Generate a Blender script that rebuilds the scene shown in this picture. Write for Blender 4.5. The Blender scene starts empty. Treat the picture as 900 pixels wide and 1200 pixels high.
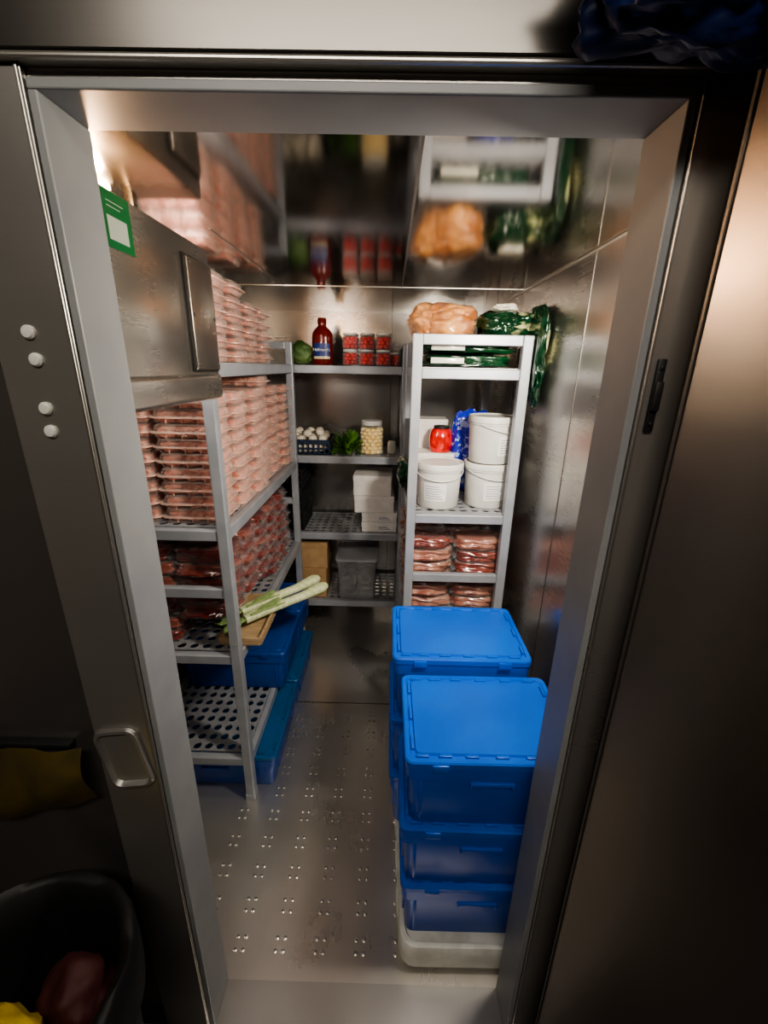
import bpy, bmesh, math, random
from mathutils import Vector, Matrix, noise
random.seed(7)
COL=bpy.context.scene.collection
H=1.687
try: bpy.context.scene.view_settings.look='AgX - Medium High Contrast'
except Exception: pass
# ------------------------------------------------------------ materials
def base_mat(name):
    m=bpy.data.materials.new(name); m.use_nodes=True
    nt=m.node_tree; b=nt.nodes['Principled BSDF']
    return m,nt,b
def P(name,col,rough=.5,metal=0,col2=None,nscale=8,stretch=(1,1,1),bump=0,bscale=None,lo=.4,hi=.6,coat=0,rvar=0,detail=3):
    m,nt,b=base_mat(name)
    b.inputs['Base Color'].default_value=(*col,1); b.inputs['Roughness'].default_value=rough
    b.inputs['Metallic'].default_value=metal; b.inputs['Coat Weight'].default_value=coat
    tc=nt.nodes.new('ShaderNodeTexCoord'); mp=nt.nodes.new('ShaderNodeMapping')
    mp.inputs['Scale'].default_value=stretch
    nt.links.new(tc.outputs['Object'],mp.inputs['Vector'])
    n=nt.nodes.new('ShaderNodeTexNoise'); n.inputs['Scale'].default_value=nscale; n.inputs['Detail'].default_value=detail
    nt.links.new(mp.outputs['Vector'],n.inputs['Vector'])
    if col2:
        r=nt.nodes.new('ShaderNodeValToRGB')
        r.color_ramp.elements[0].position=lo; r.color_ramp.elements[1].position=hi
        r.color_ramp.elements[0].color=(*col,1); r.color_ramp.elements[1].color=(*col2,1)
        nt.links.new(n.outputs['Fac'],r.inputs['Fac']); nt.links.new(r.outputs['Color'],b.inputs['Base Color'])
    if bump:
        bn=n
        if bscale:
            bn=nt.nodes.new('ShaderNodeTexNoise'); bn.inputs['Scale'].default_value=bscale
            nt.links.new(mp.outputs['Vector'],bn.inputs['Vector'])
        bp=nt.nodes.new('ShaderNodeBump'); bp.inputs['Strength'].default_value=bump; bp.inputs['Distance'].default_value=.01
        nt.links.new(bn.outputs['Fac'],bp.inputs['Height']); nt.links.new(bp.outputs['Normal'],b.inputs['Normal'])
    return m
def steel(name,col,rough,stretch,streak=.06,metal=.8,blotch=.05,wav=.0,dk=.8):
    m,nt,b=base_mat(name)
    b.inputs['Metallic'].default_value=metal
    tc=nt.nodes.new('ShaderNodeTexCoord'); mp=nt.nodes.new('ShaderNodeMapping'); mp.inputs['Scale'].default_value=stretch
    nt.links.new(tc.outputs['Object'],mp.inputs['Vector'])
    n=nt.nodes.new('ShaderNodeTexNoise'); n.inputs['Scale'].default_value=5; n.inputs['Detail'].default_value=2
    nt.links.new(mp.outputs['Vector'],n.inputs['Vector'])
    n2=nt.nodes.new('ShaderNodeTexNoise'); n2.inputs['Scale'].default_value=2.6; n2.inputs['Detail'].default_value=4
    nt.links.new(tc.outputs['Object'],n2.inputs['Vector'])
    mx=nt.nodes.new('ShaderNodeMath'); mx.operation='MULTIPLY_ADD'; mx.inputs[1].default_value=streak*3
    nt.links.new(n.outputs['Fac'],mx.inputs[0]); nt.links.new(n2.outputs['Fac'],mx.inputs[2])
    r=nt.nodes.new('ShaderNodeValToRGB'); r.color_ramp.elements[0].position=.3; r.color_ramp.elements[1].position=.85
    r.color_ramp.elements[0].color=(*[c*dk for c in col],1); r.color_ramp.elements[1].color=(*col,1)
    nt.links.new(mx.outputs[0],r.inputs['Fac']); nt.links.new(r.outputs['Color'],b.inputs['Base Color'])
    mr=nt.nodes.new('ShaderNodeMapRange'); mr.inputs['From Min'].default_value=.3; mr.inputs['From Max'].default_value=.85
    mr.inputs['To Min'].default_value=max(.03,rough-blotch); mr.inputs['To Max'].default_value=rough+blotch
    nt.links.new(mx.outputs[0],mr.inputs['Value']); nt.links.new(mr.outputs['Result'],b.inputs['Roughness'])
    if wav:
        n3=nt.nodes.new('ShaderNodeTexNoise'); n3.inputs['Scale'].default_value=2.2; n3.inputs['Detail'].default_value=0
        nt.links.new(tc.outputs['Object'],n3.inputs['Vector'])
        bp=nt.nodes.new('ShaderNodeBump'); bp.inputs['Strength'].default_value=wav; bp.inputs['Distance'].default_value=.02
        nt.links.new(n3.outputs['Fac'],bp.inputs['Height']); nt.links.new(bp.outputs['Normal'],b.inputs['Normal'])
    return m
def clear(name,col=(1,1,1),op=.2,rough=.1,fac=.6):
    m,nt,b=base_mat(name)
    b.inputs['Base Color'].default_value=(*col,1); b.inputs['Roughness'].default_value=rough
    tr=nt.nodes.new('ShaderNodeBsdfTransparent'); mx=nt.nodes.new('ShaderNodeMixShader')
    lw=nt.nodes.new('ShaderNodeLayerWeight'); lw.inputs['Blend'].default_value=.35
    ma=nt.nodes.new('ShaderNodeMath'); ma.operation='MULTIPLY_ADD'; ma.inputs[1].default_value=fac; ma.inputs[2].default_value=op; ma.use_clamp=True
    nt.links.new(lw.outputs['Facing'],ma.inputs[0]); nt.links.new(ma.outputs[0],mx.inputs[0])
    nt.links.new(tr.outputs[0],mx.inputs[1]); nt.links.new(b.outputs[0],mx.inputs[2])
    nt.links.new(mx.outputs[0],nt.nodes['Material Output'].inputs['Surface'])
    return m
def emis(name,col,s):
    m,nt,b=base_mat(name); b.inputs['Emission Color'].default_value=(*col,1); b.inputs['Emission Strength'].default_value=s
    b.inputs['Base Color'].default_value=(*col,1); return m

M={}
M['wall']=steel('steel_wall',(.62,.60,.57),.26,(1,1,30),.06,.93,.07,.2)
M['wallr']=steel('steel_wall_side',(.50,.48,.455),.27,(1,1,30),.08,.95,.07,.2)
M['ceil']=steel('steel_ceiling',(.50,.465,.425),.10,(30,1,1),.03,1,.035,.12)
M['floor']=steel('steel_floor',(.70,.67,.62),.30,(12,1,1),.04,.84,.07,.2,.88)
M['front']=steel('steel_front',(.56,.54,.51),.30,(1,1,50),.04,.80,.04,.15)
M['header']=steel('steel_header',(.15,.143,.133),.30,(1,1,50),.07,.94,.05,.2)
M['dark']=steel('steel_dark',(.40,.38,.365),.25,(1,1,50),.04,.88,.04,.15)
M['doorm']=steel('steel_door',(.34,.30,.27),.30,(1,1,90),.08,.96,.05,.15)
M['evap']=steel('steel_evaporator',(.54,.51,.46),.27,(1,1,40),.07,.93,.06,.2)
M['hatch']=steel('steel_hatch',(.38,.35,.31),.30,(1,1,40),.07,.93,.06,.15)
M['stud']=P('stud_metal',(.70,.66,.58),.26,.88)
M['seam']=P('seam_metal',(.12,.11,.10),.4,.6)
M['bead']=P('bead_metal',(.50,.48,.44),.35,.9)
M['jamb']=P('jamb_grey',(.23,.24,.25),.42,0,(.26,.27,.275),6)
M['alu']=P('rack_aluminium',(.34,.365,.40),.38,.25,(.39,.41,.445),12)
M['panel']=P('rack_panel',(.31,.32,.34),.42,.3,(.38,.39,.41),9)
M['blue']=P('blue_plastic',(.002,.082,.51),.34,0,(.003,.094,.56),5,bump=.02,bscale=300)
M['bluelid']=P('blue_plastic_lid',(.002,.092,.53),.33,0,(.003,.108,.58),5,bump=.02,bscale=300)
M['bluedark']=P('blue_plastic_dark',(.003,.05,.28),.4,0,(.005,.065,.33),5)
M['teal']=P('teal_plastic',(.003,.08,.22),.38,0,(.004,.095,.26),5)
M['white']=P('white_plastic',(.72,.72,.68),.4,0,(.64,.64,.60),10)
M['dolly']=P('dolly_plastic',(.70,.70,.65),.5,0,(.56,.56,.51),14,bump=.05)
M['paper']=P('white_card',(.82,.80,.76),.7,0,(.74,.72,.68),20)
M['label']=P('label_paper',(.85,.85,.83),.6)
M['ink']=P('ink_print',(.10,.12,.2),.6)
M['card']=P('brown_card',(.40,.25,.12),.8,0,(.46,.3,.15),15)
M['wood']=P('pale_wood',(.42,.30,.17),.7,0,(.32,.22,.12),10,(1,12,12))
M['black']=P('black_plastic',(.012,.012,.013),.5)
M['blackg']=P('black_liner',(.005,.005,.006),.6)
M['navy']=P('navy_cloth',(.004,.02,.14),.45,0,(.002,.009,.05),8,bump=.3)
M['meat']=P('pink_meat',(.52,.13,.085),.35,0,(.74,.36,.26),34,lo=.40,hi=.66,bump=.12,coat=.3)
M['meat2']=P('pale_pink_meat',(.60,.20,.135),.35,0,(.77,.43,.32),30,lo=.40,hi=.66,bump=.12,coat=.3)
M['red']=P('dark_red_meat',(.10,.008,.006),.22,0,(.24,.038,.028),14,lo=.48,hi=.78,bump=.2,coat=1)
M['red2']=P('brown_red_meat',(.15,.020,.012),.22,0,(.32,.10,.07),14,lo=.45,hi=.75,bump=.2,coat=1)
M['tan']=P('tan_rose_meat',(.27,.08,.05),.3,0,(.46,.24,.165),12,lo=.42,hi=.72,bump=.2,coat=.9)
M['toteb']=P('grey_food',(.20,.17,.155),.4,0,(.42,.38,.36),16,bump=.2)
M['clear']=clear('clear_plastic',(.92,.78,.70),.08,.12,.45)
M['film']=clear('clear_film',(1,1,1),.012,.06,.14)
M['film2']=clear('clear_bag_film',(.9,.85,.8),.01,.04,.16)
M['clear2']=clear('clear_tote_plastic',(.74,.76,.78),.16,.15,.55)
M['glass']=clear('clear_glass',(.95,.97,.97),.05,.05,.4)
M['rim']=P('tray_rim_plastic',(.74,.46,.36),.25,0,coat=.5)
M['orange']=P('orange_snack',(.36,.12,.025),.4,0,(.68,.33,.10),18,lo=.4,hi=.65,bump=.4,coat=.9)
M['green']=P('green_foil',(.002,.024,.009),.25,0,(.005,.05,.017),9,bump=.5,coat=.6)
M['greenp']=P('green_foil_print',(.003,.03,.011),.25,0,(.50,.52,.28),5,lo=.61,hi=.64,bump=.4,coat=.6)
M['whitef']=P('white_foil',(.7,.7,.60),.3,0,bump=.4,coat=.5)
M['bluef']=P('blue_foil',(.008,.02,.42),.25,0,(.40,.46,.80),30,lo=.54,hi=.58,bump=.5,coat=.6)
M['ketchup']=P('ketchup_red',(.15,.009,.006),.22,0,coat=.5)
M['cherry']=P('red_fruit',(.75,.02,.012),.2,0,(.45,.008,.006),30,coat=.6)
M['bluelabel']=P('blue_label',(.01,.03,.18),.4)
M['yellowlabel']=P('yellow_label',(.75,.66,.40),.4)
M['chick']=P('chickpea',(.85,.62,.20),.45,0,(.93,.76,.38),30)
M['mush']=P('mushroom_white',(.85,.8,.68),.6,0,(.75,.68,.55),20)
M['leaf']=P('leaf_green',(.05,.17,.02),.5,0,(.16,.34,.06),25)
M['cab']=P('cabbage_green',(.05,.11,.025),.55,0,(.15,.24,.08),12,bump=.4)
M['leek']=P('leek_stalk',(.64,.66,.44),.4,0,(.46,.55,.28),8,(8,8,1))
M['leekg']=P('leek_leaf',(.12,.22,.07),.45,0,(.28,.38,.15),20)
M['sticker']=P('green_sticker',(.006,.11,.03),.4)
M['stickerw']=P('sticker_white',(.34,.38,.32),.5)
M['yellow']=P('yellow_reflection',(.55,.39,.01),.5,0,(.36,.25,.004),8,bump=.2)
M['yellowd']=P('reflection_cloth',(.10,.07,.005),.85,0,(.04,.028,.004),5)  # dulled yellow stands in for a blurred reflection
M['redrefl']=P('red_reflection',(.035,.002,.003),.7)
M['reflcup']=steel('steel_reflection',(.42,.41,.39),.35,(1,1,20),.05,.7)
M['kwall']=P('kitchen_wall',(.14,.12,.10),.6,0,(.19,.16,.135),3)
M['kfloor']=P('kitchen_floor',(.035,.03,.03),.5,0,(.05,.045,.04),6)
M['lampw']=emis('lamp_warm',(1,.62,.33),60)
M['lampc']=emis('lamp_neutral',(1,.92,.8),6)
M['crateb']=P('crate_dark_blue',(.015,.03,.07),.45)

# ------------------------------------------------------------ mesh helpers
def B(bm,x0,x1,y0,y1,z0,z1,bev=0,seg=2,mi=0):
    before=set(bm.faces)
    mt=Matrix.Translation(((x0+x1)/2,(y0+y1)/2,(z0+z1)/2))@Matrix.Diagonal((abs(x1-x0),abs(y1-y0),abs(z1-z0),1))
    r=bmesh.ops.create_cube(bm,size=1,matrix=mt)
    if bev:
        es={e for v in r['verts'] for e in v.link_edges}
        bmesh.ops.bevel(bm,geom=list(es),offset=bev,segments=seg,affect='EDGES',profile=.5)
    for f in bm.faces:
        if f not in before: f.material_index=mi
def lathe(bm,prof,n=32,c=(0,0,0),mi=0,sx=1,sy=1):
    rings=[]
    for r,z in prof:
        if r<1e-5: rings.append([bm.verts.new((c[0],c[1],c[2]+z))])
        else: rings.append([bm.verts.new((c[0]+r*sx*math.cos(2*math.pi*i/n),c[1]+r*sy*math.sin(2*math.pi*i/n),c[2]+z)) for i in range(n)])
    for a,b in zip(rings,rings[1:]):
        if len(a)==1 and len(b)==1: continue
        for i in range(n):
            j=(i+1)%n
            if len(a)==1: f=bm.faces.new((a[0],b[j],b[i]))
            elif len(b)==1: f=bm.faces.new((a[i],a[j],b[0]))
            else: f=bm.faces.new((a[i],a[j],b[j],b[i]))
            f.material_index=mi
def rr(sx,sy,r,k=4):
    pts=[]
    for cx,cy,a0 in ((sx/2-r,sy/2-r,0),(-sx/2+r,sy/2-r,90),(-sx/2+r,-sy/2+r,180),(sx/2-r,-sy/2+r,270)):
        for i in range(k+1):
            a=math.radians(a0+90*i/k); pts.append((cx+r*math.cos(a),cy+r*math.sin(a)))
    return pts
def loft(bm,secs,c=(0,0,0),cap0=True,cap1=True,k=4,mi=0):
    rings=[[bm.verts.new((c[0]+x,c[1]+y,c[2]+z)) for x,y in rr(sx,sy,r,k)] for sx,sy,z,r in secs]
    n=len(rings[0])
    for a,b in zip(rings,rings[1:]):
        for i in range(n):
            f=bm.faces.new((a[i],a[(i+1)%n],b[(i+1)%n],b[i])); f.material_index=mi
    if cap0: bm.faces.new(rings[0][::-1]).material_index=mi
    if cap1: bm.faces.new(rings[-1]).material_index=mi
def tube(bm,pts,rad,n=10,mi=0,flat=1):
    rings=[]
    for i,p in enumerate(pts):
        p=Vector(p); a=Vector(pts[max(i-1,0)]); b=Vector(pts[min(i+1,len(pts)-1)])
        t=(b-a).normalized(); u=t.orthogonal().normalized()
        up=Vector((0,0,1)); s=t.cross(up)
        if s.length>.1: u=s.normalized()
        w=t.cross(u); r=rad[i] if hasattr(rad,'__len__') else rad
        rings.append([bm.verts.new(p+u*r*math.cos(2*math.pi*k/n)+w*r*flat*math.sin(2*math.pi*k/n)) for k in range(n)])
    for a,b in zip(rings,rings[1:]):
        for i in range(n): bm.faces.new((a[i],a[(i+1)%n],b[(i+1)%n],b[i])).material_index=mi
    bm.faces.new(rings[0][::-1]).material_index=mi; bm.faces.new(rings[-1]).material_index=mi
def blob(bm,c,s,amp=.12,fr=2.2,sub=4,seed=0,floor=None,box=.0,mi=0):
    before=set(bm.faces)
    r=bmesh.ops.create_icosphere(bm,subdivisions=sub,radius=1)
    for v in r['verts']:
        p=v.co.copy()
        if box:
            m=max(abs(p.x),abs(p.y),abs(p.z)); p=p.lerp(p/m*.9,box)
        d=1+amp*noise.noise(v.co*fr+Vector((seed*3.1,seed,seed*7.7)))+amp*.5*noise.noise(v.co*fr*2.7+Vector((seed,5,seed)))+amp*.25*noise.noise(v.co*fr*6+Vector((seed,5,seed)))
        q=Vector((p.x*s[0]*d,p.y*s[1]*d,p.z*s[2]*d))+Vector(c)
        if floor is not None and q.z<floor: q.z=floor
        v.co=q
    for f in bm.faces:
        if f not in before: f.material_index=mi
def ME(name,fn,mats,smooth=True,ang=35):
    bm=bmesh.new(); fn(bm)
    bmesh.ops.recalc_face_normals(bm,faces=bm.faces[:])
    for e in bm.edges:
        if len(e.link_faces)==2 and e.calc_face_angle(0)>math.radians(ang): e.smooth=False
    for f in bm.faces: f.smooth=smooth
    me=bpy.data.meshes.new(name); bm.to_mesh(me); bm.free()
    for m in (mats if isinstance(mats,(list,tuple)) else [mats]): me.materials.append(M[m] if isinstance(m,str) else m)
    return me
def obj(name,me,parent=None,loc=(0,0,0),rot=(0,0,0),scale=(1,1,1)):
    o=bpy.data.objects.new(name,me); o.location=loc; o.rotation_euler=rot; o.scale=scale
    COL.objects.link(o)
    if parent: o.parent=parent
    return o
def thing(name,parts,loc,label,cat,rot=(0,0,0),scale=(1,1,1),group=None):
    if len(parts)==1 and parts[0][0] is None:
        e=obj(name,parts[0][1],None,loc,rot,scale)
    else:
        e=obj(name,None,None,loc,rot,scale); e.empty_display_size=.05
        for p in parts:
            c=obj(p[0],p[1],e,p[2])
            if len(p)>3 and p[3]: c['label']=p[3]
    e['label']=label; e['category']=cat
    if group: e['group']=group
    return e
def struct(name,ext,mat,bev=0):
    me=ME(name,lambda bm:B(bm,*ext,bev=bev),mat,False)
    o=obj(name,me); o['kind']='structure'; return o
def text_mesh(s,size,mat,ext=.0003):
    cu=bpy.data.curves.new('t','FONT'); cu.body=s; cu.size=size; cu.extrude=ext; cu.align_x='CENTER'; cu.align_y='CENTER'
    o=bpy.data.objects.new('t',cu); COL.objects.link(o)
    dg=bpy.context.evaluated_depsgraph_get(); me=bpy.data.meshes.new_from_object(o.evaluated_get(dg))
    bpy.data.objects.remove(o); me.materials.clear(); me.materials.append(M[mat]); return me

# ------------------------------------------------------------ room shell
XL,XR,YB,ZC=-1.02,.545,2.83,1.997
JL,JR,JT=-.428,.342,1.992
YF,YI=.642,.73
floor_o=struct('floor',(XL-.1,XR+.1,YI,YB+.1,-.05,0),'floor')
struct('ceiling',(XL-.1,XR+.1,YI,YB+.1,ZC,ZC+.08),'ceil')
struct('wall_back',(XL-.1,XR+.1,YB,YB+.08,0,ZC),'wall')
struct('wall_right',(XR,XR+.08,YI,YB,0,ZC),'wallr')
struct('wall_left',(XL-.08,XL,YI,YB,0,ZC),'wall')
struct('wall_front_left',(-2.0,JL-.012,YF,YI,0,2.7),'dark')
struct('wall_front_right',(JR+.012,2.0,YF,YI,0,2.7),'front')
struct('wall_front_top',(JL-.012,JR+.012,YF,YI,JT+.012,2.7),'front')
struct('floor_kitchen',(-2.0,2.0,-2.6,YI-.09,-.05,0),'kfloor')
struct('wall_kitchen_back',(-2.0,2.0,-2.68,-2.6,0,2.7),'kwall')
struct('wall_kitchen_left',(-2.08,-2.0,-2.6,YI,0,2.7),'kwall')
struct('wall_kitchen_right',(2.0,2.08,-2.6,YI,0,2.7),'kwall')
struct('ceiling_kitchen',(-2.0,2.0,-2.6,YI,2.7,2.78),'kwall')
tn=[0]
def trim(ext,mat,bev=0):
    tn[0]+=1; return struct('trim_%d'%tn[0],ext,mat,bev)
trim((JL-.012,JL,YF-.006,YI+.003,0,JT),'jamb',.002)
trim((JR,JR+.012,YF-.006,YI+.003,0,JT),'jamb',.002)
trim((JL-.012,JR+.012,YF-.006,YI+.003,JT,JT+.012),'jamb',.002)
trim((JL-.012,JR+.012,YF-.05,YI+.003,-.045,.004),'front')
trim((-.552,JL-.013,YF-.009,YF-.0005,0,2.012),'front',.001)
trim((JR+.013,.41,YF-.009,YF-.0005,0,2.012),'front',.001)
trim((-.70,.425,YF-.018,YF-.0005,2.014,2.022),'bead',.003)
trim((-2.0,2.0,YF-.012,YF-.0005,2.026,2.695),'header',.002)
trim((-.447,-.443,YF-.012,YF-.0095,0,2.012),'bead',.001)
trim((.355,.359,YF-.012,YF-.0095,0,2.012),'bead',.001)
for y in (1.32,1.98,2.45):
    trim((XR-.0015,XR,y-.002,y+.002,0,ZC),'seam')
trim((XL,XR,1.956,1.960,ZC-.0015,ZC),'bead')
trim((.036,.041,YI,1.95,ZC-.0012,ZC),'seam')
trim((-.45,-.446,1.2,1.95,ZC-.0012,ZC),'seam')
trim((.0,.004,YB-.0015,YB,0,ZC),'seam')
trim((XL,XR,1.815,1.822,0,.0012),'seam')
trim((XR-.012,XR,YI,YB,0,.02),'bead',.003)
trim((XR-.006,XR,YI,YB,ZC-.006,ZC),'bead',.002)
def studs(bm):
    x=-.555
    while x<.5:
        y=.80
        while y<1.80:
            for dx in (0,.024):
                for dy in (0,.032):
                    lathe(bm,[(.0066,0),(.0058,.002),(.003,.0034),(.0,.0038)],12,(x+dx,y+dy,0))
            y+=.100
        x+=.122
me=ME('studs',studs,'stud'); o=obj('floor_studs',me,floor_o); o['kind']='stuff'; o['label']='small raised anti-slip studs pressed in the steel floor'

# ------------------------------------------------------------ door + hinge
me=ME('door_leaf',lambda bm:B(bm,0,.86,0,.08,.02,2.03,.004),'doorm',False)
door=obj('door_1',me,None,(.386,.595,0),(0,0,math.radians(-72))); door['kind']='structure'
def gk(bm):
    for e in ((.004,.009,.03,2.02),(.83,.845,.03,2.02)): B(bm,e[0],e[1],-.003,-.0005,e[2],e[3],.001)
    B(bm,.03,.83,-.012,-.0005,2.005,2.02,.003); B(bm,.03,.83,-.012,-.0005,.03,.045,.003)
obj('door_gasket',ME('g',gk,'seam',False),door)
def latch(bm):
    B(bm,-.006,.006,-.006,0,-.05,.05,.002)
    B(bm,-.005,.005,-.012,-.006,-.02,.02,.002)
    for s in (-1,1): B(bm,-.003,.003,-.008,-.006,s*.038-.003,s*.038+.003,.001)
thing('door_latch',[('latch_plate',ME('l',latch,'black'),(0,0,0))],(.373,YF-.009,1.655),'black plastic latch keeper screwed to the steel door frame','latch')
def plug(bm): lathe(bm,[(0,-.001),(.0095,-.001),(.0095,.002),(.007,.005),(0,.0062)],20)
pm=ME('plug',plug,'white')
for x,z in ((-.501,1.723),(-.499,1.687),(-.501,1.620),(-.501,1.587)):
    o=obj('plug_cap',pm,None,(x,YF-.0098,z),(math.radians(90),0,0)); o['label']='small round white plastic plug in the steel frame'; o['category']='plug'; o['group']='plugs on the door frame'

# ------------------------------------------------------------ racks
def perf(x0,x1,y0,y1):
    def fn(bm):
        cell=.048; nx=max(1,round((x1-x0)/cell)); ny=max(1,round((y1-y0)/cell))
        cx=(x1-x0)/nx; cy=(y1-y0)/ny; n=16
        for i in range(nx):
            for j in range(ny):
                mx=x0+cx*(i+.5); my=y0+cy*(j+.5); o=[];q=[]
                for k in range(n):
                    a=2*math.pi*k/n; ca,sa=math.cos(a),math.sin(a); m=max(abs(ca),abs(sa))
                    o.append(bm.verts.new((mx+ca/m*cx/2,my+sa/m*cy/2,0))); q.append(bm.verts.new((mx+ca*cx*.34,my+sa*cy*.34,0)))
                for k in range(n):
                    l=(k+1)%n; bm.faces.new((o[k],o[l],q[l],q[k]))
        bmesh.ops.remove_doubles(bm,verts=bm.verts[:],dist=1e-5)
        r=bmesh.ops.extrude_face_region(bm,geom=bm.faces[:])
        for v in r['geom']:
            if isinstance(v,bmesh.types.BMVert): v.co.z-=.006
    return fn
def rack(x0,x1,y0,y1,levels,along,bars,label,top=1.80):
    e=obj('shelving_rack',None); e['label']=label; e['category']='shelving rack'
    e.location=((x0+x1)/2,(y0+y1)/2,0); ox,oy=(x0+x1)/2,(y0+y1)/2
    hw=.018
    def post(bm):
        B(bm,-hw,hw,-hw,hw,.012,top,.004); B(bm,-hw-.002,hw+.002,-hw-.002,hw+.002,0,.03,.003)
    pmesh=ME('post',post,'alu',False)
    for x in (x0+hw,x1-hw):
        for y in (y0+hw,y1-hw): obj('post',pmesh,e,(x-ox,y-oy,0))
    def mk(ext):
        a=[ext[0]-ox,ext[1]-ox,ext[2]-oy,ext[3]-oy,ext[4],ext[5]]
        return ME('b',lambda bm:B(bm,*a,bev=.003),'alu',False)
    w=.036
    for z in levels:
        if along=='y':
            for xa in (x0+.002,x1-.026): obj('rail',mk((xa,xa+.024,y0+w,y1-w,z-.042,z)),e)
            for ya in (y0+.004,y1-.032): obj('rail',mk((x0+w,x1-w,ya,ya+.028,z-.040,z-.004)),e)
        else:
            for ya in (y0+.002,y1-.026): obj('rail',mk((x0+w,x1-w,ya,ya+.024,z-.042,z)),e)
            for xa in (x0+.004,x1-.032): obj('rail',mk((xa,xa+.028,y0+w,y1-w,z-.040,z-.004)),e)
        px0,px1,py0,py1=(x0+.027,x1-.027,y0+w,y1-w) if along=='y' else (x0+w,x1-w,y0+.027,y1-.027)
        obj('shelf',ME('shelf',perf(px0-ox,px1-ox,py0-oy,py1-oy),'panel',False),e,(0,0,z))
    for z in bars:
        if along=='y':
            for ya in (y0+.005,y1-.031): obj('crossbar',mk((x0+w,x1-w,ya,ya+.026,z-.036,z)),e)
        else:
            for xa in (x0+.005,x1-.031): obj('crossbar',mk((xa,xa+.026,y0+w,y1-w,z-.036,z)),e)
    return e
rack(-.985,-.512,1.272,2.378,(1.69,1.18,.70,.22),'y',(1.80,.965),'light grey metal rack with perforated shelves holding trays of meat')
rack(.075,.495,1.602,2.25,(1.69,1.14,.68,.22),'y',(1.80,.875),'light grey metal rack with white buckets and bagged food')
rack(-.985,.098,2.402,2.80,(1.69,1.20,.73,.27),'x',(1.80,.98,.5),'light grey metal rack against the steel end wall')

# ------------------------------------------------------------ evaporator
ex=-.452
def ev(bm):
    B(bm,XL,ex,.757,1.18,1.66,1.945,.004)
    B(bm,XL,ex+.006,.752,1.186,1.60,1.664,.012,4)
    for x in (-.96,-.60):
        for y in (.80,1.14): B(bm,x-.01,x+.01,y-.01,y+.01,1.944,ZC,.001)
def hatch(bm):
    B(bm,.006,.012,0,.135,0,.235,.0055,3)
def hatchs(bm): B(bm,0,.0065,-.004,.139,-.004,.239,.002,2)  # black backing plate drawn as the shadow gap round the access panel
def scr(bm): lathe(bm,[(0,0),(.005,0),(.0045,.002),(0,.003)],10)
e=thing('evaporator_unit',[('housing',ME('h',ev,'evap'),(0,0,0)),
  ('panel_shadow_gap',ME('hs',hatchs,'black'),(ex-.001,1.03,1.672)),
  ('access_panel',ME('hp',hatch,'hatch'),(ex-.001,1.03,1.672))],(0,0,0),'brushed stainless evaporator box with access panel and green sticker','cooling unit')
sm=ME('screw',scr,'seam')
for dy in (.01,.125):
    for dz in (.012,.118,.223): obj('screw',sm,e,(ex+.0105,1.03+dy,1.672+dz),(0,math.radians(90),0))
def stk(bm):
    B(bm,0,.0015,0,.085,0,.082,0); B(bm,.0015,.0022,.016,.070,.012,.046,0,mi=1)
    for k in range(2): B(bm,.0015,.0022,.02,.065-.01*k,.066-k*.007,.0672-k*.007,0,mi=1)
obj('sticker',ME('st',stk,['sticker','stickerw'],False),e,(ex,.761,1.860))

def lamp1(bm): tube(bm,[(0,0,0),(0,.26,0)],.009,14)
thing('tube_lamp',[('lamp_tube',ME('lt',lamp1,'lampw'),(0,0,.019)),('lamp_base',ME('lb',lambda bm:B(bm,-.012,.012,-.01,.27,0,.010,.002),'white'),(0,0,0))],(-.60,.79,1.9455),'warm glowing tube lamp on top of the evaporator box','lamp')
def lamp2(bm): B(bm,-.045,.045,0,.03,-.10,.10,.014,3)
lcov=ME('lc',lamp2,'lampc'); lbas=ME('lb2',lambda bm:B(bm,-.055,.055,0,.012,-.11,.11,.004),'white')
thing('bulkhead_lamp',[('lamp_cover',lcov,(0,.012,0)),('lamp_base',lbas,(0,0,0))],(.455,YI,1.84),'white bulkhead lamp on the inner wall beside the doorway','lamp')
thing('bulkhead_lamp',[('lamp_cover',lcov,(0,.012,0)),('lamp_base',lbas,(0,0,0))],(-.66,1.18,1.80),'added unseen fill lamp on the end of the evaporator box','lamp')  # made-up fixture, hidden behind the evaporator to brighten the back rack
def area(name,loc,target,size,power,col,sy=None):
    l=bpy.data.lights.new(name,'AREA'); l.size=size; l.energy=power; l.color=col
    if sy: l.shape='RECTANGLE'; l.size_y=sy
    o=bpy.data.objects.new(name,l); o.location=loc
    o.rotation_euler=(Vector(target)-Vector(loc)).to_track_quat('-Z','Y').to_euler(); COL.objects.link(o); return o
area('bulkhead_light',(.45,.79,1.84),(-.3,2.1,1.2),.10,24,(1,.90,.77),.18)
area('back_fill_light',(-.62,1.235,1.83),(-.05,2.6,1.45),.09,4.5,(1,.93,.84),.16)  # unseen fill light added to lift the dark back wall and rack
area('kitchen_light',(-.1,-.55,2.66),(0,.6,.7),1.3,30,(1,.90,.78),.4)
l=bpy.data.lights.new('evap_light','POINT'); l.energy=9.0; l.color=(1,.60,.33); l.shadow_soft_size=.012
o=bpy.data.objects.new('evap_light',l); o.location=(-.54,.92,1.972); COL.objects.link(o)
thing('ceiling_lamp',[('lamp_panel',ME('kl',lambda bm:B(bm,-.6,.6,-.15,.15,0,.03,.01),'lampc'),(0,0,0))],(-.1,-.55,2.67),'flat ceiling lamp in the kitchen','lamp')

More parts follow.
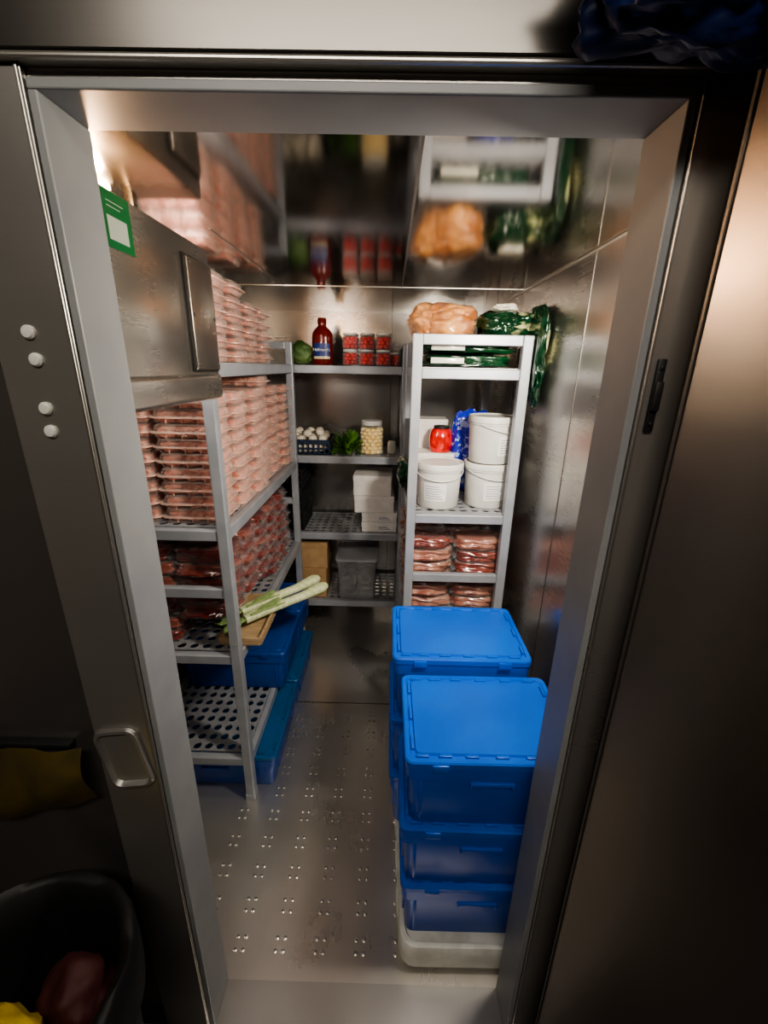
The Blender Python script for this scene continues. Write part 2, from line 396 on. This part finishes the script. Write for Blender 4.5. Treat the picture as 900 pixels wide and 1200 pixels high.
# ------------------------------------------------------------ lidded crates
def crate_meshes(W,D,Hh,mb,ml):
    def body(bm):
        loft(bm,[(W-.050,D-.040,0,.02),(W-.040,D-.030,.01,.022),(W-.026,D-.018,Hh-.065,.022),(W-.010,D-.006,Hh-.062,.02),(W-.008,D-.004,Hh-.028,.02),(W-.030,D-.025,Hh-.026,.02),(W-.07,D-.06,.008,.02)],cap1=True)
        for s in (-1,1):
            for x in (-W*.40,W*.40):
                B(bm,x-.004,x+.004,s*(D/2-.013)-.006,s*(D/2-.013)+.006,.03,Hh-.062,.002)
            for y in (-D*.3,D*.3):
                B(bm,s*(W/2-.018)-.006,s*(W/2-.018)+.006,y-.004,y+.004,.03,Hh-.062,.002)
    def handle(bm):
        B(bm,-.05,.05,-.004,.010,-.008,.006,.003); B(bm,-.055,-.048,-.004,.012,-.016,.006,.002); B(bm,.048,.055,-.004,.012,-.016,.006,.002)
    def lid(bm):
        loft(bm,[(W-.012,D-.010,0,.018),(W,D,.003,.022),(W,D,.018,.022),(W-.006,D-.006,.022,.02),(W-.028,D-.028,.022,.018),(W-.034,D-.034,.017,.016),(W-.050,D-.050,.017,.016),(W-.056,D-.056,.023,.014)])
        for f in (-.40,-.27,-.12,.05,.22,.38):
            x=W*f
            for s in (-1,1): B(bm,x-.016,x+.016,s*(D/2-.021)-.004,s*(D/2-.021)+.004,.016,.0245,.0015)
        for i in range(3):
            y=-D/2+.06+(D-.12)*i/2
            for s in (-1,1): B(bm,s*(W/2-.021)-.004,s*(W/2-.021)+.004,y-.02,y+.02,.016,.0245,.0015)
        for s in (-1,1):
            for q in (-.3,.3): B(bm,W*q-.02,W*q+.02,s*(D/2)-.004,s*(D/2)+.004,-.006,.016,.002)
    return ME('crate_body',body,mb),ME('crate_lid',lid,ml),ME('crate_handle',handle,mb)
def put_crate(ms,D,Hh,loc,rot,label,sc=(1,1,1),group=None):
    b,l,h=ms
    return thing('storage_crate',[('body',b,(0,0,0)),('lid',l,(0,0,Hh-.027)),('handle',h,(0,-D/2+.004,Hh-.075))],loc,label,'storage box',(0,0,rot),sc,group)
W,D,Hc=.435,.312,.2295
cm=crate_meshes(W,D,Hc,'blue','bluelid')
lab='bright blue plastic storage box with lid, stacked on white dolly'
for i,(dx,dy,r) in enumerate(((.004,.002,.004),(-.004,-.003,-.008),(0,-.002,.006))):
    put_crate(cm,D,Hc,(.272+dx,.938+dy,.1125+i*(Hc-.002)),r,lab,group='blue boxes stacked in front of the rack')
for i,(dx,dy,r) in enumerate(((0,0,.004),(-.003,.003,-.004),(0,0,0))):
    put_crate(cm,D,Hc,(.243+dx,1.262+dy,.1125+i*(Hc-.002)*1.065),r,lab,(1,1,1.065),'blue boxes stacked in front of the rack')
def dol(bm):
    loft(bm,[(.44,.665,.012,.04),(.455,.68,.03,.045),(.455,.68,.10,.045),(.447,.672,.110,.045),(.42,.645,.110,.04),(.41,.635,.098,.04)])
    for y in (-.22,0,.22): B(bm,-.2,.2,y-.03,y+.03,.097,.1115,.004)
    for x in (-.17,.17):
        for y in (-.27,.27): B(bm,x-.03,x+.03,y-.03,y+.03,0,.02,.004)
    for y in (-.2,-.07,.07,.2): B(bm,-.231,-.226,y-.045,y+.045,.04,.085,.002)
thing('dolly',[('deck',ME('dd',dol,'dolly'),(0,0,0))],(.286,1.103,0),'worn white plastic pallet base under stacked blue boxes','pallet',(0,0,.01))

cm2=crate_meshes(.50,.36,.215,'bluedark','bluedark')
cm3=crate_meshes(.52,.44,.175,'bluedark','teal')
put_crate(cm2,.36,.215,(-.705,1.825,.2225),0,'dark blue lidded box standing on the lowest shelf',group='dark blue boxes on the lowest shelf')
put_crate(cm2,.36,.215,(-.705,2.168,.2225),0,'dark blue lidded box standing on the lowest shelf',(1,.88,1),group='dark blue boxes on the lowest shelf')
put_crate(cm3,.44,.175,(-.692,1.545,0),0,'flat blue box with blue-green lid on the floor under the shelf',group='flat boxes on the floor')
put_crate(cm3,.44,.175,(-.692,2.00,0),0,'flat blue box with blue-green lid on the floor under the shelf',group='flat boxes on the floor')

# ------------------------------------------------------------ meat trays
def tray(bm):
    loft(bm,[(.180,.136,0,.02),(.194,.150,.016,.022),(.212,.166,.0185,.024),(.213,.167,.0235,.024),(.196,.152,.026,.022),(.188,.144,.0430,.02),(.182,.138,.0450,.02)],k=3)
def trayrim(bm):
    loft(bm,[(.2125,.1665,.0190,.024),(.2150,.1690,.0195,.024),(.2150,.1690,.0228,.024),(.2125,.1665,.0232,.024)],cap0=False,cap1=False,k=3)
    for x in (-.05,.0,.05): tube(bm,[(x,-.0765,.004),(x,-.0765,.016)],.0015,5)
def mk_meat(seed):
    def fn(bm):
        for i in range(3):
            blob(bm,(-.057+.057*i,0,.0215),(.034,.069,.0205),.10,2.0,3,seed+i,floor=.003,box=.85)
    return fn
tm=ME('tray_shell',tray,'clear'); tr_=ME('tray_rim',trayrim,'rim')
mm=[ME('meat_a',mk_meat(1),'meat'),ME('meat_b',mk_meat(9),'meat2'),ME('meat_c',mk_meat(17),'meat')]
def put_tray(x,y,z,rot,g):
    thing('meat_tray',[('container',tm,(0,0,0)),('tray_rim',tr_,(0,0,0)),('meat',random.choice(mm),(0,0,0))],(x,y,z),'clear plastic tray of pale pink sliced meat','meat tray',(0,0,rot),group=g)
ys=[1.40+.172*i for i in range(6)]
lay=[9,9,9,10,9,9]
for ci,y in enumerate(ys):
    jx=random.uniform(-.012,.012)
    for k in range(lay[ci]):
        if y+.09>2.37: break
        put_tray(-.633+jx+random.uniform(-.006,.006),y+random.uniform(-.003,.003),1.1815+k*.0463,random.uniform(-.025,.025),'meat trays stacked on the middle shelf')
for k in range(9): put_tray(-.858+random.uniform(-.005,.005),1.40,1.1815+k*.0463,random.uniform(-.02,.02),'meat trays stacked on the middle shelf')
for ci,(y,n) in enumerate(((1.55,6),(1.73,6),(1.91,5),(2.09,5))):
    for k in range(n):
        put_tray(-.665+random.uniform(-.008,.008),y,1.6915+k*.0463,random.uniform(-.05,.05),'meat trays stacked on the top shelf')
# ------------------------------------------------------------ vacuum packs
def pack(seed,sx=.112,sy=.081,sz=.026):
    def fn(bm):
        blob(bm,(0,0,sz),(sx,sy,sz),.20,1.8,4,seed,floor=.001,box=.6)
    return fn
def packfilm(bm):
    sx,sy,sz=.112,.081,.026
    loft(bm,[(sx*1.8,sy*1.8,.0004,.02),(sx*2.05,sy*2.0,sz*.6,.03),(sx*2.14,sy*2.04,sz*.95,.02),(sx*2.05,sy*2.0,sz*1.05,.03),(sx*1.85,sy*1.85,sz*2.0,.02)],k=3)
    for v in bm.verts: v.co+=Vector((noise.noise(v.co*40),noise.noise(v.co*40+Vector((3,3,3))),0))*.006
pf=ME('pf',packfilm,'film')
pk={c:[ME('pack_'+c,pack(s),c,ang=80) for s in (3,11,23)] for c in ('red','red2','tan')}
def put_pack(x,y,z,rot,kinds,g,lab):
    c=random.choice(kinds)
    thing('meat_pack',[('meat',random.choice(pk[c]),(0,0,0)),('film_wrap',pf,(0,0,0))],(x,y,z),lab,'packed meat',(random.uniform(-.01,.01),random.uniform(-.012,.012),rot),group=g)
for i in range(6):
    y=1.402+.171*i
    nl=7 if i<5 else 5
    for x in (-.85,-.645):
        for k in range(nl):
            if x>-.8 and i<3 and k<2: continue
            if x>-.8 and i==5: x=-.67
            put_pack(x+random.uniform(-.004,.004),y-(.008 if i==5 else 0),.7045+k*.0545,random.uniform(-.06,.06) if i<5 else 0,('red','red','red','red2'),'meat packs on the lower shelf','vacuum pack of dark red meat in glossy film')
for xi,x in enumerate((.178,.396)):
    for yi,y in enumerate((1.735,1.92,2.105)):
        for k in range(6-yi%2):
            put_pack(x,y,.6845+k*.055,random.uniform(-.05,.05),('red2','tan') if xi else ('tan','tan','red2'),'packs on the shelf under the buckets','glossy film pack of rose and brown meat')

# ------------------------------------------------------------ wooden tray & leeks
def wt(bm):
    B(bm,-.075,.075,-.16,.16,0,.006,.001)
    for s in (-1,1):
        B(bm,s*.075-.005,s*.075+.005,-.16,.16,0,.030,.001); B(bm,-.075,.075,s*.16-.005,s*.16+.005,0,.030,.001)
thing('wooden_tray',[('tray_frame',ME('wt',wt,'wood',False),(0,0,0))],(-.535,1.50,.7015),'shallow pale wooden tray under leeks on the lower shelf','tray')
def leekstalk(bm):
    tube(bm,[(0,0,0),(.05,.003,.003),(.15,0,.006),(.26,-.006,.010),(.36,.0,.014),(.385,.0,.015)],[.020,.023,.021,.021,.028,.016],16,flat=.85)
def leekleaf(bm):
    for k,(a,b) in enumerate(((-.45,.02),(-.15,.03),(.15,.02))):
        tube(bm,[(-.005,0,.004),(-.04,a*.05,.008+b*.2),(-.08,a*.16,b*.3),(-.10,a*.3,.004)],[.014,.018,.013,.004],8,flat=.25)
    for k in range(3): tube(bm,[(.02+.03*k,-.014+.014*k,.020),(.10+.03*k,-.016+.016*k,.027),(.17,-.02+.02*k,.020)],[.008,.012,.003],8,flat=.25)
ls,ll=ME('ls',leekstalk,'leek'),ME('ll',leekleaf,'leekg')
for x,y,z,r in ((-.545,1.435,.746,.76),(-.580,1.492,.746,.80)):
    thing('leek',[('stalk',ls,(0,0,0)),('leaf',ll,(0,0,0))],(x,y,z),'pale green and white leek lying across a wooden tray','leek',(0,0,r),group='leeks on the wooden tray')

# ------------------------------------------------------------ back rack, top shelf (z 1.69)
def lat(name,prof,mat,n=28,sx=1,sy=1): return ME(name,lambda bm:lathe(bm,prof,n,sx=sx,sy=sy),mat)
bot=lat('bottle',[(0,0),(.052,0),(.058,.008),(.059,.06),(.057,.10),(.058,.135),(.054,.155),(.042,.172),(.027,.184),(.022,.190),(.022,.196),(0,.196)],'ketchup',sx=1,sy=.7)
capr=lat('capr',[(0,0),(.024,0),(.024,.026),(.020,.032),(0,.032)],'ketchup')
def blab(bm):
    n=10
    for (z0,z1,mi) in ((.03,.042,1),(.042,.105,0)):
        v=[]
        for i in range(n+1):
            a=math.radians(-90-46+92*i/n); v.append((.0605*math.cos(a),.0605*.7*math.sin(a)-.0012))
        for p,q in zip(v,v[1:]):
            bm.faces.new([bm.verts.new(c) for c in ((*p,z0),(*q,z0),(*q,z1),(*p,z1))]).material_index=mi
e=thing('ketchup_bottle',[('bottle',bot,(0,0,0)),('bottle_cap',capr,(0,0,.195)),('bottle_label',ME('bl',blab,['bluelabel','yellowlabel']),(0,0,0))],(-.375,2.50,1.691),'dark red plastic ketchup bottle with dark blue label','sauce bottle',(0,0,0),(1,1,1.05))
obj('brand_text',text_mesh("Hellmann's",.021,'label'),e,(0,-.0448,.074),(math.radians(90),0,0))
jar=lat('jar',[(0,0),(.038,0),(.043,.004),(.043,.062),(.037,.068),(.037,.072),(0,.072)],'glass')
def jff(bm):
    for k in range(3):
        for q in range(6):
            a=q*1.047+k*.5; blob(bm,(.026*math.cos(a),.026*math.sin(a),.014+.019*k),(.0145,.0145,.0125),.03,2,2,k)
jfill=ME('jf',jff,'cherry')
jlid=lat('jlid',[(0,0),(.0395,0),(.040,.003),(.039,.010),(0,.0105)],'white')
for x in (-.222,-.132,-.042):
    for y in (2.485,2.578):
        for k in (0,1):
            thing('fruit_jar',[('glass_jar',jar,(0,0,0)),('fruit',jfill,(0,0,.002)),('jar_lid',jlid,(0,0,.0715))],(x,y,1.691+k*.0825),'small glass jar of bright red cherries with white lid','jar',group='red jars on the top shelf')
thing('fruit_jar',[('glass_jar',jar,(0,0,0)),('fruit',jfill,(0,0,.002)),('jar_lid',jlid,(0,0,.0715))],(.018,2.545,1.691),'single glass jar of bright red cherries beside the rack post','jar',(0,0,0),(.7,.7,.9),group='red jars on the top shelf')
def cab(bm): blob(bm,(0,0,.06),(.07,.065,.062),.15,2.5,4,5,floor=.001)
thing('cabbage',[(None,ME('cab',cab,'cab'),(0,0,0))],(-.50,2.52,1.691),'round green cabbage on the top shelf','cabbage')
def lattice(Wd,Dd,Hh,mat):
    def fn(bm):
        t=.006
        B(bm,-Wd/2,Wd/2,-Dd/2,Dd/2,0,.006,.001)
        for s in (-1,1):
            for z in (0.0,Hh*.36,Hh*.70,Hh-.014):
                B(bm,-Wd/2,Wd/2,s*(Dd/2)-(t if s>0 else 0),s*(Dd/2)+(0 if s>0 else t),z,z+(.014 if z>Hh*.8 else .009),.001)
                B(bm,s*(Wd/2)-(t if s>0 else 0),s*(Wd/2)+(0 if s>0 else t),-Dd/2,Dd/2,z,z+(.014 if z>Hh*.8 else .009),.001)
            n=int(Wd/.03)
            for i in range(n+1):
                x=-Wd/2+.006+(Wd-.012)*i/n; B(bm,x-.004,x+.004,s*(Dd/2-.003)-.0025,s*(Dd/2-.003)+.0025,0,Hh,0)
            n=int(Dd/.03)
            for i in range(n+1):
                y=-Dd/2+.006+(Dd-.012)*i/n; B(bm,s*(Wd/2-.003)-.0025,s*(Wd/2-.003)+.0025,y-.004,y+.004,0,Hh,0)
    return ME('lattice',fn,mat,False)
thing('produce_crate',[('crate_frame',lattice(.34,.26,.085,'crateb'),(0,0,0))],(-.505,2.565,1.2015),'low dark blue slatted crate filled with white mushrooms','crate')
mus=ME('mus',lambda bm:lathe(bm,[(0,0),(.009,0),(.009,.010),(.021,.012),(.026,.020),(.024,.032),(.015,.040),(0,.043)],18),'mush')
for i in range(5):
    for j in range(4):
        o=obj('mushroom',mus,None,(-.627+.061*i+random.uniform(-.003,.003),2.475+.058*j,1.265+random.uniform(0,.004)),(random.uniform(-.4,.4),random.uniform(-.4,.4),0))
        o['label']='white button mushroom in a slatted crate'; o['category']='mushroom'; o['group']='mushrooms in the crate'
for i in range(4):
    for j in range(2):
        o=obj('mushroom',mus,None,(-.59+.058*i+random.uniform(-.006,.006),2.505+.06*j,1.297+random.uniform(0,.004)),(random.uniform(-.7,.7),random.uniform(-.7,.7),0))
        o['label']='white button mushroom in a slatted crate'; o['category']='mushroom'; o['group']='mushrooms in the crate'
def mbed(bm): blob(bm,(0,0,.035),(.155,.12,.032),.05,3,3,2,floor=.008,box=.9)
o=obj('mushroom_layer',ME('mb',mbed,'mush'),None,(-.505,2.565,1.2015)); o['label']='lower layer of white mushrooms filling the crate'; o['category']='mushrooms'; o['kind']='stuff'
def greens(bm):
    rnd=random.Random(3)
    for i in range(130):
        a=rnd.uniform(0,6.28); L=rnd.uniform(.09,.20); el=rnd.uniform(.2,1.4); w=rnd.uniform(.007,.016)
        s=Vector((rnd.uniform(-.03,.03),rnd.uniform(-.05,.05),.012)); d=Vector((math.cos(a)*math.cos(el),math.sin(a)*math.cos(el),math.sin(el)))
        sd=d.cross(Vector((0,0,1))).normalized()
        pts=[]
        for t,wf in ((0,.15),(.35,.8),(.7,1),(1,.1)):
            c=s+d*L*t-Vector((0,0,.05*t*t)); c.z=max(c.z,.004); c.x=max(-.085,min(.085,c.x)); c.y=max(-.10,c.y); pts.append((c-sd*w*wf,c+sd*w*wf+Vector((0,0,.004))))
        vs=[(bm.verts.new(p),bm.verts.new(q)) for p,q in pts]
        for (a1,b1),(a2,b2) in zip(vs,vs[1:]): bm.faces.new((a1,b1,b2,a2))
o=obj('leafy_greens',ME('gr',greens,'leaf'),None,(-.24,2.51,1.2015)); o['label']='loose heap of dark green leafy herbs'; o['category']='greens'; o['kind']='stuff'
bj=lat('bj',[(0,0),(.052,0),(.058,.006),(.058,.125),(.050,.145),(.046,.152),(0,.152)],'glass')
def bf(bm):
    for k in range(7):
        for i in range(9):
            a=i*.698+k*.35; blob(bm,(.0425*math.cos(a),.0425*math.sin(a),.014+.0185*k),(.0135,.0135,.0115),.05,2,2,k)
    lathe(bm,[(0,.004),(.040,.004),(.040,.13),(0,.134)],20)
bl=lat('blid',[(0,0),(.049,0),(.05,.004),(.049,.022),(0,.024)],'white')
thing('chickpea_jar',[('glass_jar',bj,(0,0,0)),('chickpeas',ME('bf',bf,'chick'),(0,0,.002)),('jar_lid',bl,(0,0,.151))],(-.102,2.50,1.2015),'large glass jar of yellow chickpeas with white lid','jar',(0,0,0),(1.18,1.18,1.12))
def pkt(bm): blob(bm,(0,0,.042),(.026,.016,.042),.12,2,3,3,floor=.001,box=.6)
thing('spice_packet',[(None,ME('pkt',pkt,['whitef']),(0,0,0))],(.014,2.50,1.2015),'small pale packet beside the chickpea jar','packet',(0,0,.4))
def carton(sx,sy,sz,mat='paper',lab=True):
    def fn(bm): B(bm,-sx/2,sx/2,-sy/2,sy/2,0,sz,.003)
    def lid(bm): B(bm,-sx/2-.002,sx/2+.002,-sy/2-.002,sy/2+.002,sz-.028,sz+.001,.002)
    def lb(bm):
        B(bm,-sx*.05,sx*.38,-sy/2-.0035,-sy/2-.0025,sz*.2,sz*.2+.03,0)
        for k in range(3): B(bm,-sx*.02,sx*.32-.01*k,-sy/2-.004,-sy/2-.0034,sz*.2+.006+.008*k,sz*.2+.009+.008*k,0,mi=1)
    p=[('box_body',ME('cb',fn,mat,False),(0,0,0)),('box_lid',ME('cl',lid,mat,False),(0,0,0))]
    if lab: p.append(('box_label',ME('cbl',lb,['label','ink'],False),(0,0,0)))
    return p
z=.7315
for sx,sy,sz,x,l in ((.21,.25,.060,-.050,1),(.21,.25,.060,-.044,1),(.235,.26,.10,-.085,0),(.225,.24,.12,-.090,0)):
    thing('white_carton',carton(sx,sy,sz,lab=bool(l)),(x,2.565,z),'white cardboard box stacked on the perforated shelf','box',(0,0,random.uniform(-.04,.04)),group='white boxes on the shelf'); z+=sz+.0025
bc=lattice(.40,.30,.125,'black')
for k in range(3):
    thing('black_crate',[('crate_frame',bc,(0,0,0))],(-.705,2.585,.7315+k*.128),'black slatted plastic crate stacked on the shelf','crate',group='black crates stacked on the shelf')
thing('brown_carton',carton(.19,.26,.20,'card',False),(-.475,2.57,.2715),'plain brown cardboard box on the lowest shelf','box',group='brown boxes on the lowest shelf')
thing('brown_carton',carton(.18,.25,.17,'card',False),(-.468,2.57,.4735),'plain brown cardboard box stacked on another','box',(0,0,.05),group='brown boxes on the lowest shelf')
def tote(bm): loft(bm,[(.22,.27,0,.02),(.225,.275,.01,.022),(.245,.295,.25,.024),(.262,.312,.252,.026),(.262,.312,.262,.026),(.238,.288,.258,.02),(.215,.265,.012,.02)],cap1=False)
def totel(bm): loft(bm,[(.262,.312,.262,.026),(.268,.318,.264,.028),(.268,.318,.278,.028),(.24,.29,.280,.02),(.235,.285,.274,.02)])
def totef(bm):
    for i in range(8): blob(bm,(-.05+.1*(i%2),-.06+.1*((i//2)%2),.045+.06*(i//4)),(.052,.06,.036),.2,2,3,i,box=.4)
M['totelid']=P('tote_lid_grey',(.42,.43,.45),.35,0,(.48,.49,.50),8)
thing('clear_tote',[('tote_body',ME('tb',tote,'clear2'),(0,0,0)),('tote_lid',ME('tl',totel,'totelid'),(0,0,0)),
 ('packed_food',ME('tf',totef,'toteb'),(0,0,0))],(-.185,2.575,.2715),'clear grey lidded plastic tub with packed contents','plastic tub')

# ------------------------------------------------------------ right rack goods
def bkt(bm): lathe(bm,[(0,0),(.082,0),(.085,.004),(.092,.150),(.096,.152),(.096,.158),(.093,.160),(.094,.172),(0,.172)],40)
def bktl(bm): lathe(bm,[(.094,-.012),(.0985,-.012),(.099,.006),(.097,.012),(.090,.012),(.087,.007),(0,.007)],40)
def bkth(bm): tube(bm,[(.0985*math.cos(a),.0985*math.sin(a),.0-.035*math.sin(-a)) for a in [math.radians(-180+15*i) for i in range(13)]],.0018,6)
def bktlab(bm):
    n=12
    def strip(a0,a1,z0,z1,r,mi):
        v=[(r*math.cos(math.radians(a0+(a1-a0)*i/n)),r*math.sin(math.radians(a0+(a1-a0)*i/n))) for i in range(n+1)]
        for p,q in zip(v,v[1:]): bm.faces.new([bm.verts.new(c) for c in ((p[0]*.945,p[1]*.945,z0),(q[0]*.945,q[1]*.945,z0),(*q,z1),(*p,z1))]).material_index=mi
    strip(-135,-75,.035,.11,.0915,0)
    for k in range(6): strip(-130,-82-6*(k%3),.044+.010*k,.0475+.010*k,.0900+.0005*k+.0012,1)
bm1,bm2,bm3,bm4=ME('bk',bkt,'white'),ME('bkl',bktl,'white'),ME('bkh',bkth,'white'),ME('bkla',bktlab,['label','ink'],False)
for x,y,z,r in ((.210,1.740,1.1415,0),(.414,1.765,1.1415,.5),(.417,1.762,1.3278,.9)):
    thing('bucket',[('bucket_body',bm1,(0,0,0)),('bucket_lid',bm2,(0,0,.172)),('bucket_handle',bm3,(0,0,.155)),('bucket_label',bm4,(0,0,0))],(x,y,z),'white plastic food bucket with lid and printed label','bucket',(0,0,r),group='white buckets on the shelf')
thing('white_carton',carton(.17,.13,.32),(.185,2.08,1.1415),'tall white cardboard box behind the buckets','box')
thing('white_carton',carton(.17,.12,.19,lab=False),(.20,1.925,1.1415),'small white cardboard box behind the buckets','box')
rt=lat('rt',[(0,0),(.045,0),(.05,.02),(.052,.06),(.046,.09),(.036,.10),(0,.10)],'cherry')
thing('red_tub',[('tub',rt,(0,0,0)),('tub_lid',lat('rtl',[(0,0),(.034,0),(.034,.012),(0,.014)],'black'),(0,0,.099))],(.230,1.92,1.335),'round red tub with dark lid on a white box','tub')
def bbag(bm): blob(bm,(0,0,.19),(.085,.042,.195),.14,2.5,4,8,floor=.001,box=.65)
thing('blue_bag',[(None,ME('bb',bbag,'bluef'),(0,0,0))],(.360,1.92,1.1415),'shiny blue printed food bag standing behind a bucket','bag')
def gbag0(bm): blob(bm,(0,0,.07),(.045,.15,.07),.25,2.5,4,12,floor=.001,box=.3)
thing('green_bag',[(None,ME('g0',gbag0,'green'),(0,0,0))],(.085,2.03,1.1415),'crumpled dark green foil bag behind a bucket','bag')
def flat(seed):
    def fn(bm): blob(bm,(0,0,.022),(.18,.15,.022),.14,2,4,seed,floor=.001,box=.7)
    return fn
def flatlab(bm): B(bm,-.14,-.02,-.148,-.144,.012,.032,.001)
for k in (0,1):
    thing('green_pack',[('pack_body',ME('fp',flat(k+20),'green',ang=80),(0,0,0)),('pack_label',ME('fl',flatlab,'whitef'),(0,0,0))],(.285,1.80,1.6915+k*.045),'flat dark green pack with pale label','food pack',group='green packs on the top shelf')
def osack(bm):
    blob(bm,(0,0,.068),(.128,.165,.070),.20,1.8,5,31,floor=.001,box=.3)
    blob(bm,(.02,-.10,.050),(.095,.08,.055),.22,1.8,4,33,floor=.001)
def osackf(bm):
    blob(bm,(0,-.01,.074),(.136,.195,.080),.22,2.4,5,35,floor=.0005,box=.35)
thing('snack_sack',[('food',ME('os',osack,'orange',ang=80),(0,0,0)),('clear_bag',ME('osf',osackf,'film2',ang=80),(0,0,0))],(.195,1.85,1.785),'clear glossy sack of golden-brown breaded food','bag of food')
def gs(bm): blob(bm,(0,0,.055),(.11,.17,.060),.20,1.8,5,41,floor=.001,box=.25)
thing('green_sack',[(None,ME('gs',gs,'greenp',ang=80),(0,0,0))],(.425,1.83,1.785),'crumpled dark green foil sack on top of the rack','bag')
def gs2(bm): blob(bm,(0,0,0),(.022,.15,.17),.22,2.0,5,44,box=.5)
thing('green_sack',[(None,ME('gs2',gs2,'greenp',ang=80),(0,0,0))],(.519,1.70,1.73),'dark green foil sack drooping down beside the rack','bag')
def wpart(bm): blob(bm,(0,0,.014),(.045,.04,.014),.2,2.2,4,51,floor=.001,box=.3)
thing('white_packet',[(None,ME('wp',wpart,'whitef'),(0,0,0))],(.42,1.76,1.890),'small pale foil packet lying on a green sack','packet')
thing('green_sack',[(None,ME('gs3',lambda bm:blob(bm,(0,0,.05),(.13,.08,.048),.25,2.2,4,61,floor=.001,box=.3),'green',ang=80),(0,0,0))],(.29,2.09,1.6915),'dark green foil sack at the end of the top shelf','bag')

# ------------------------------------------------------------ outside items; lower-left shapes are added in place of soft panel reflections
def bn(bm): lathe(bm,[(0,0),(.14,0),(.15,.01),(.18,.66),(.19,.67),(.19,.68),(.175,.68),(.14,.05),(0,.04)],36)
def bnl(bm):
    lathe(bm,[(.195,.58),(.199,.64),(.196,.686),(.186,.696),(.172,.686),(.166,.58),(.162,.42)],48)
    for v in bm.verts: v.co+=Vector((noise.noise(v.co*14),noise.noise(v.co*14+Vector((5,5,5))),noise.noise(v.co*10+Vector((9,5,5)))*.8))*.012
thing('reflection_bin',[('bin_body',ME('bn',bn,'black'),(0,0,0)),('bin_liner',ME('bnl',bnl,'blackg',ang=80),(0,0,0))],(-.62,.40,0),'black bin shape with crumpled liner, added as a dark reflection','bin')  # bin shape added in place of a dark reflected arc
thing('reflection_red_bag',[(None,ME('rb',lambda bm:blob(bm,(0,0,0),(.065,.06,.09),.2,1.6,4,71),'redrefl',ang=80),(0,0,0))],(-.53,.44,.59),'dark red bag shape in the bin, added as a reflection','bag')  # stands in for a red patch mirrored in the panel
thing('reflection_yellow_bag',[(None,ME('yb',lambda bm:blob(bm,(0,0,0),(.085,.075,.10),.2,1.6,4,75),'yellow',ang=80),(0,0,0))],(-.60,.335,.64),'yellow bag shape in the bin, added as a reflection','bag')  # stands in for a yellow patch mirrored in the panel
def brk(bm):
    loft(bm,[(.088,.145,0,.022),(.090,.148,.003,.024),(.084,.142,.009,.022),(.074,.130,.010,.018),(.066,.120,.001,.014)],k=6)
e=thing('reflection_cup',[('cup_shell',ME('bk2',brk,'reflcup'),(0,0,0))],(-.501,YF-.0092,.955),'grey cup shape on the steel panel, added as a reflection','reflcup',(math.radians(90),math.radians(-8),0))  # cup shape added in place of a pale blurred reflection
def cloth(bm):
    nx,nz=24,16; g=[[bm.verts.new((-.20+.36*i/nx,-.010-.006*math.sin(i*.7)-.006*math.sin(i*.3+j*.3)-.02*math.sin(j/nz*3.1),-.18*j/nz*(1-.4*abs(i/nx-.4))+.008*math.sin(i*.3))) for j in range(nz+1)] for i in range(nx+1)]
    for i in range(nx):
        for j in range(nz): bm.faces.new((g[i][j],g[i+1][j],g[i+1][j+1],g[i][j+1]))
thing('reflection_cloth',[('cloth',ME('yc',cloth,'yellowd',ang=80),(0,0,0)),('hook',ME('hk',lambda bm:B(bm,-.13,.13,-.004,.014,-.006,.004,.002),'black'),(0,.0,.0))],(-.73,.628,.985),'dull yellow cloth shape on a rail, added as a reflection','cloth')  # cloth sheet added where the steel only mirrors a yellow blur
def bb(bm):
    blob(bm,(0,0,0),(.16,.055,.085),.25,2.2,5,81,box=.2); blob(bm,(.08,-.02,-.03),(.09,.05,.06),.3,2.2,4,83)
thing('blue_bag',[(None,ME('bbb',bb,'navy',ang=80),(0,0,0))],(.33,.545,2.065),'dark navy blue plastic bag hanging above the open door','bag')

# ------------------------------------------------------------ world + camera
w=bpy.data.worlds.new('w'); bpy.context.scene.world=w; w.use_nodes=True
w.node_tree.nodes['Background'].inputs[0].default_value=(.5,.55,.65,1); w.node_tree.nodes['Background'].inputs[1].default_value=.03
cam=bpy.data.cameras.new('cam'); cam.sensor_fit='VERTICAL'; cam.sensor_height=36; cam.sensor_width=27; cam.lens=36*502/1200
cam.clip_start=.01
co=bpy.data.objects.new('camera',cam); COL.objects.link(co)
fwd=Vector((-.0082,.9471,-.3206)).normalized(); up=Vector((-.0230,.3207,.9471)); right=fwd.cross(up).normalized(); up=right.cross(fwd).normalized()
m=Matrix((right,up,-fwd)).transposed().to_4x4(); m.translation=Vector((0,0,H)); co.matrix_world=m
bpy.context.scene.camera=co
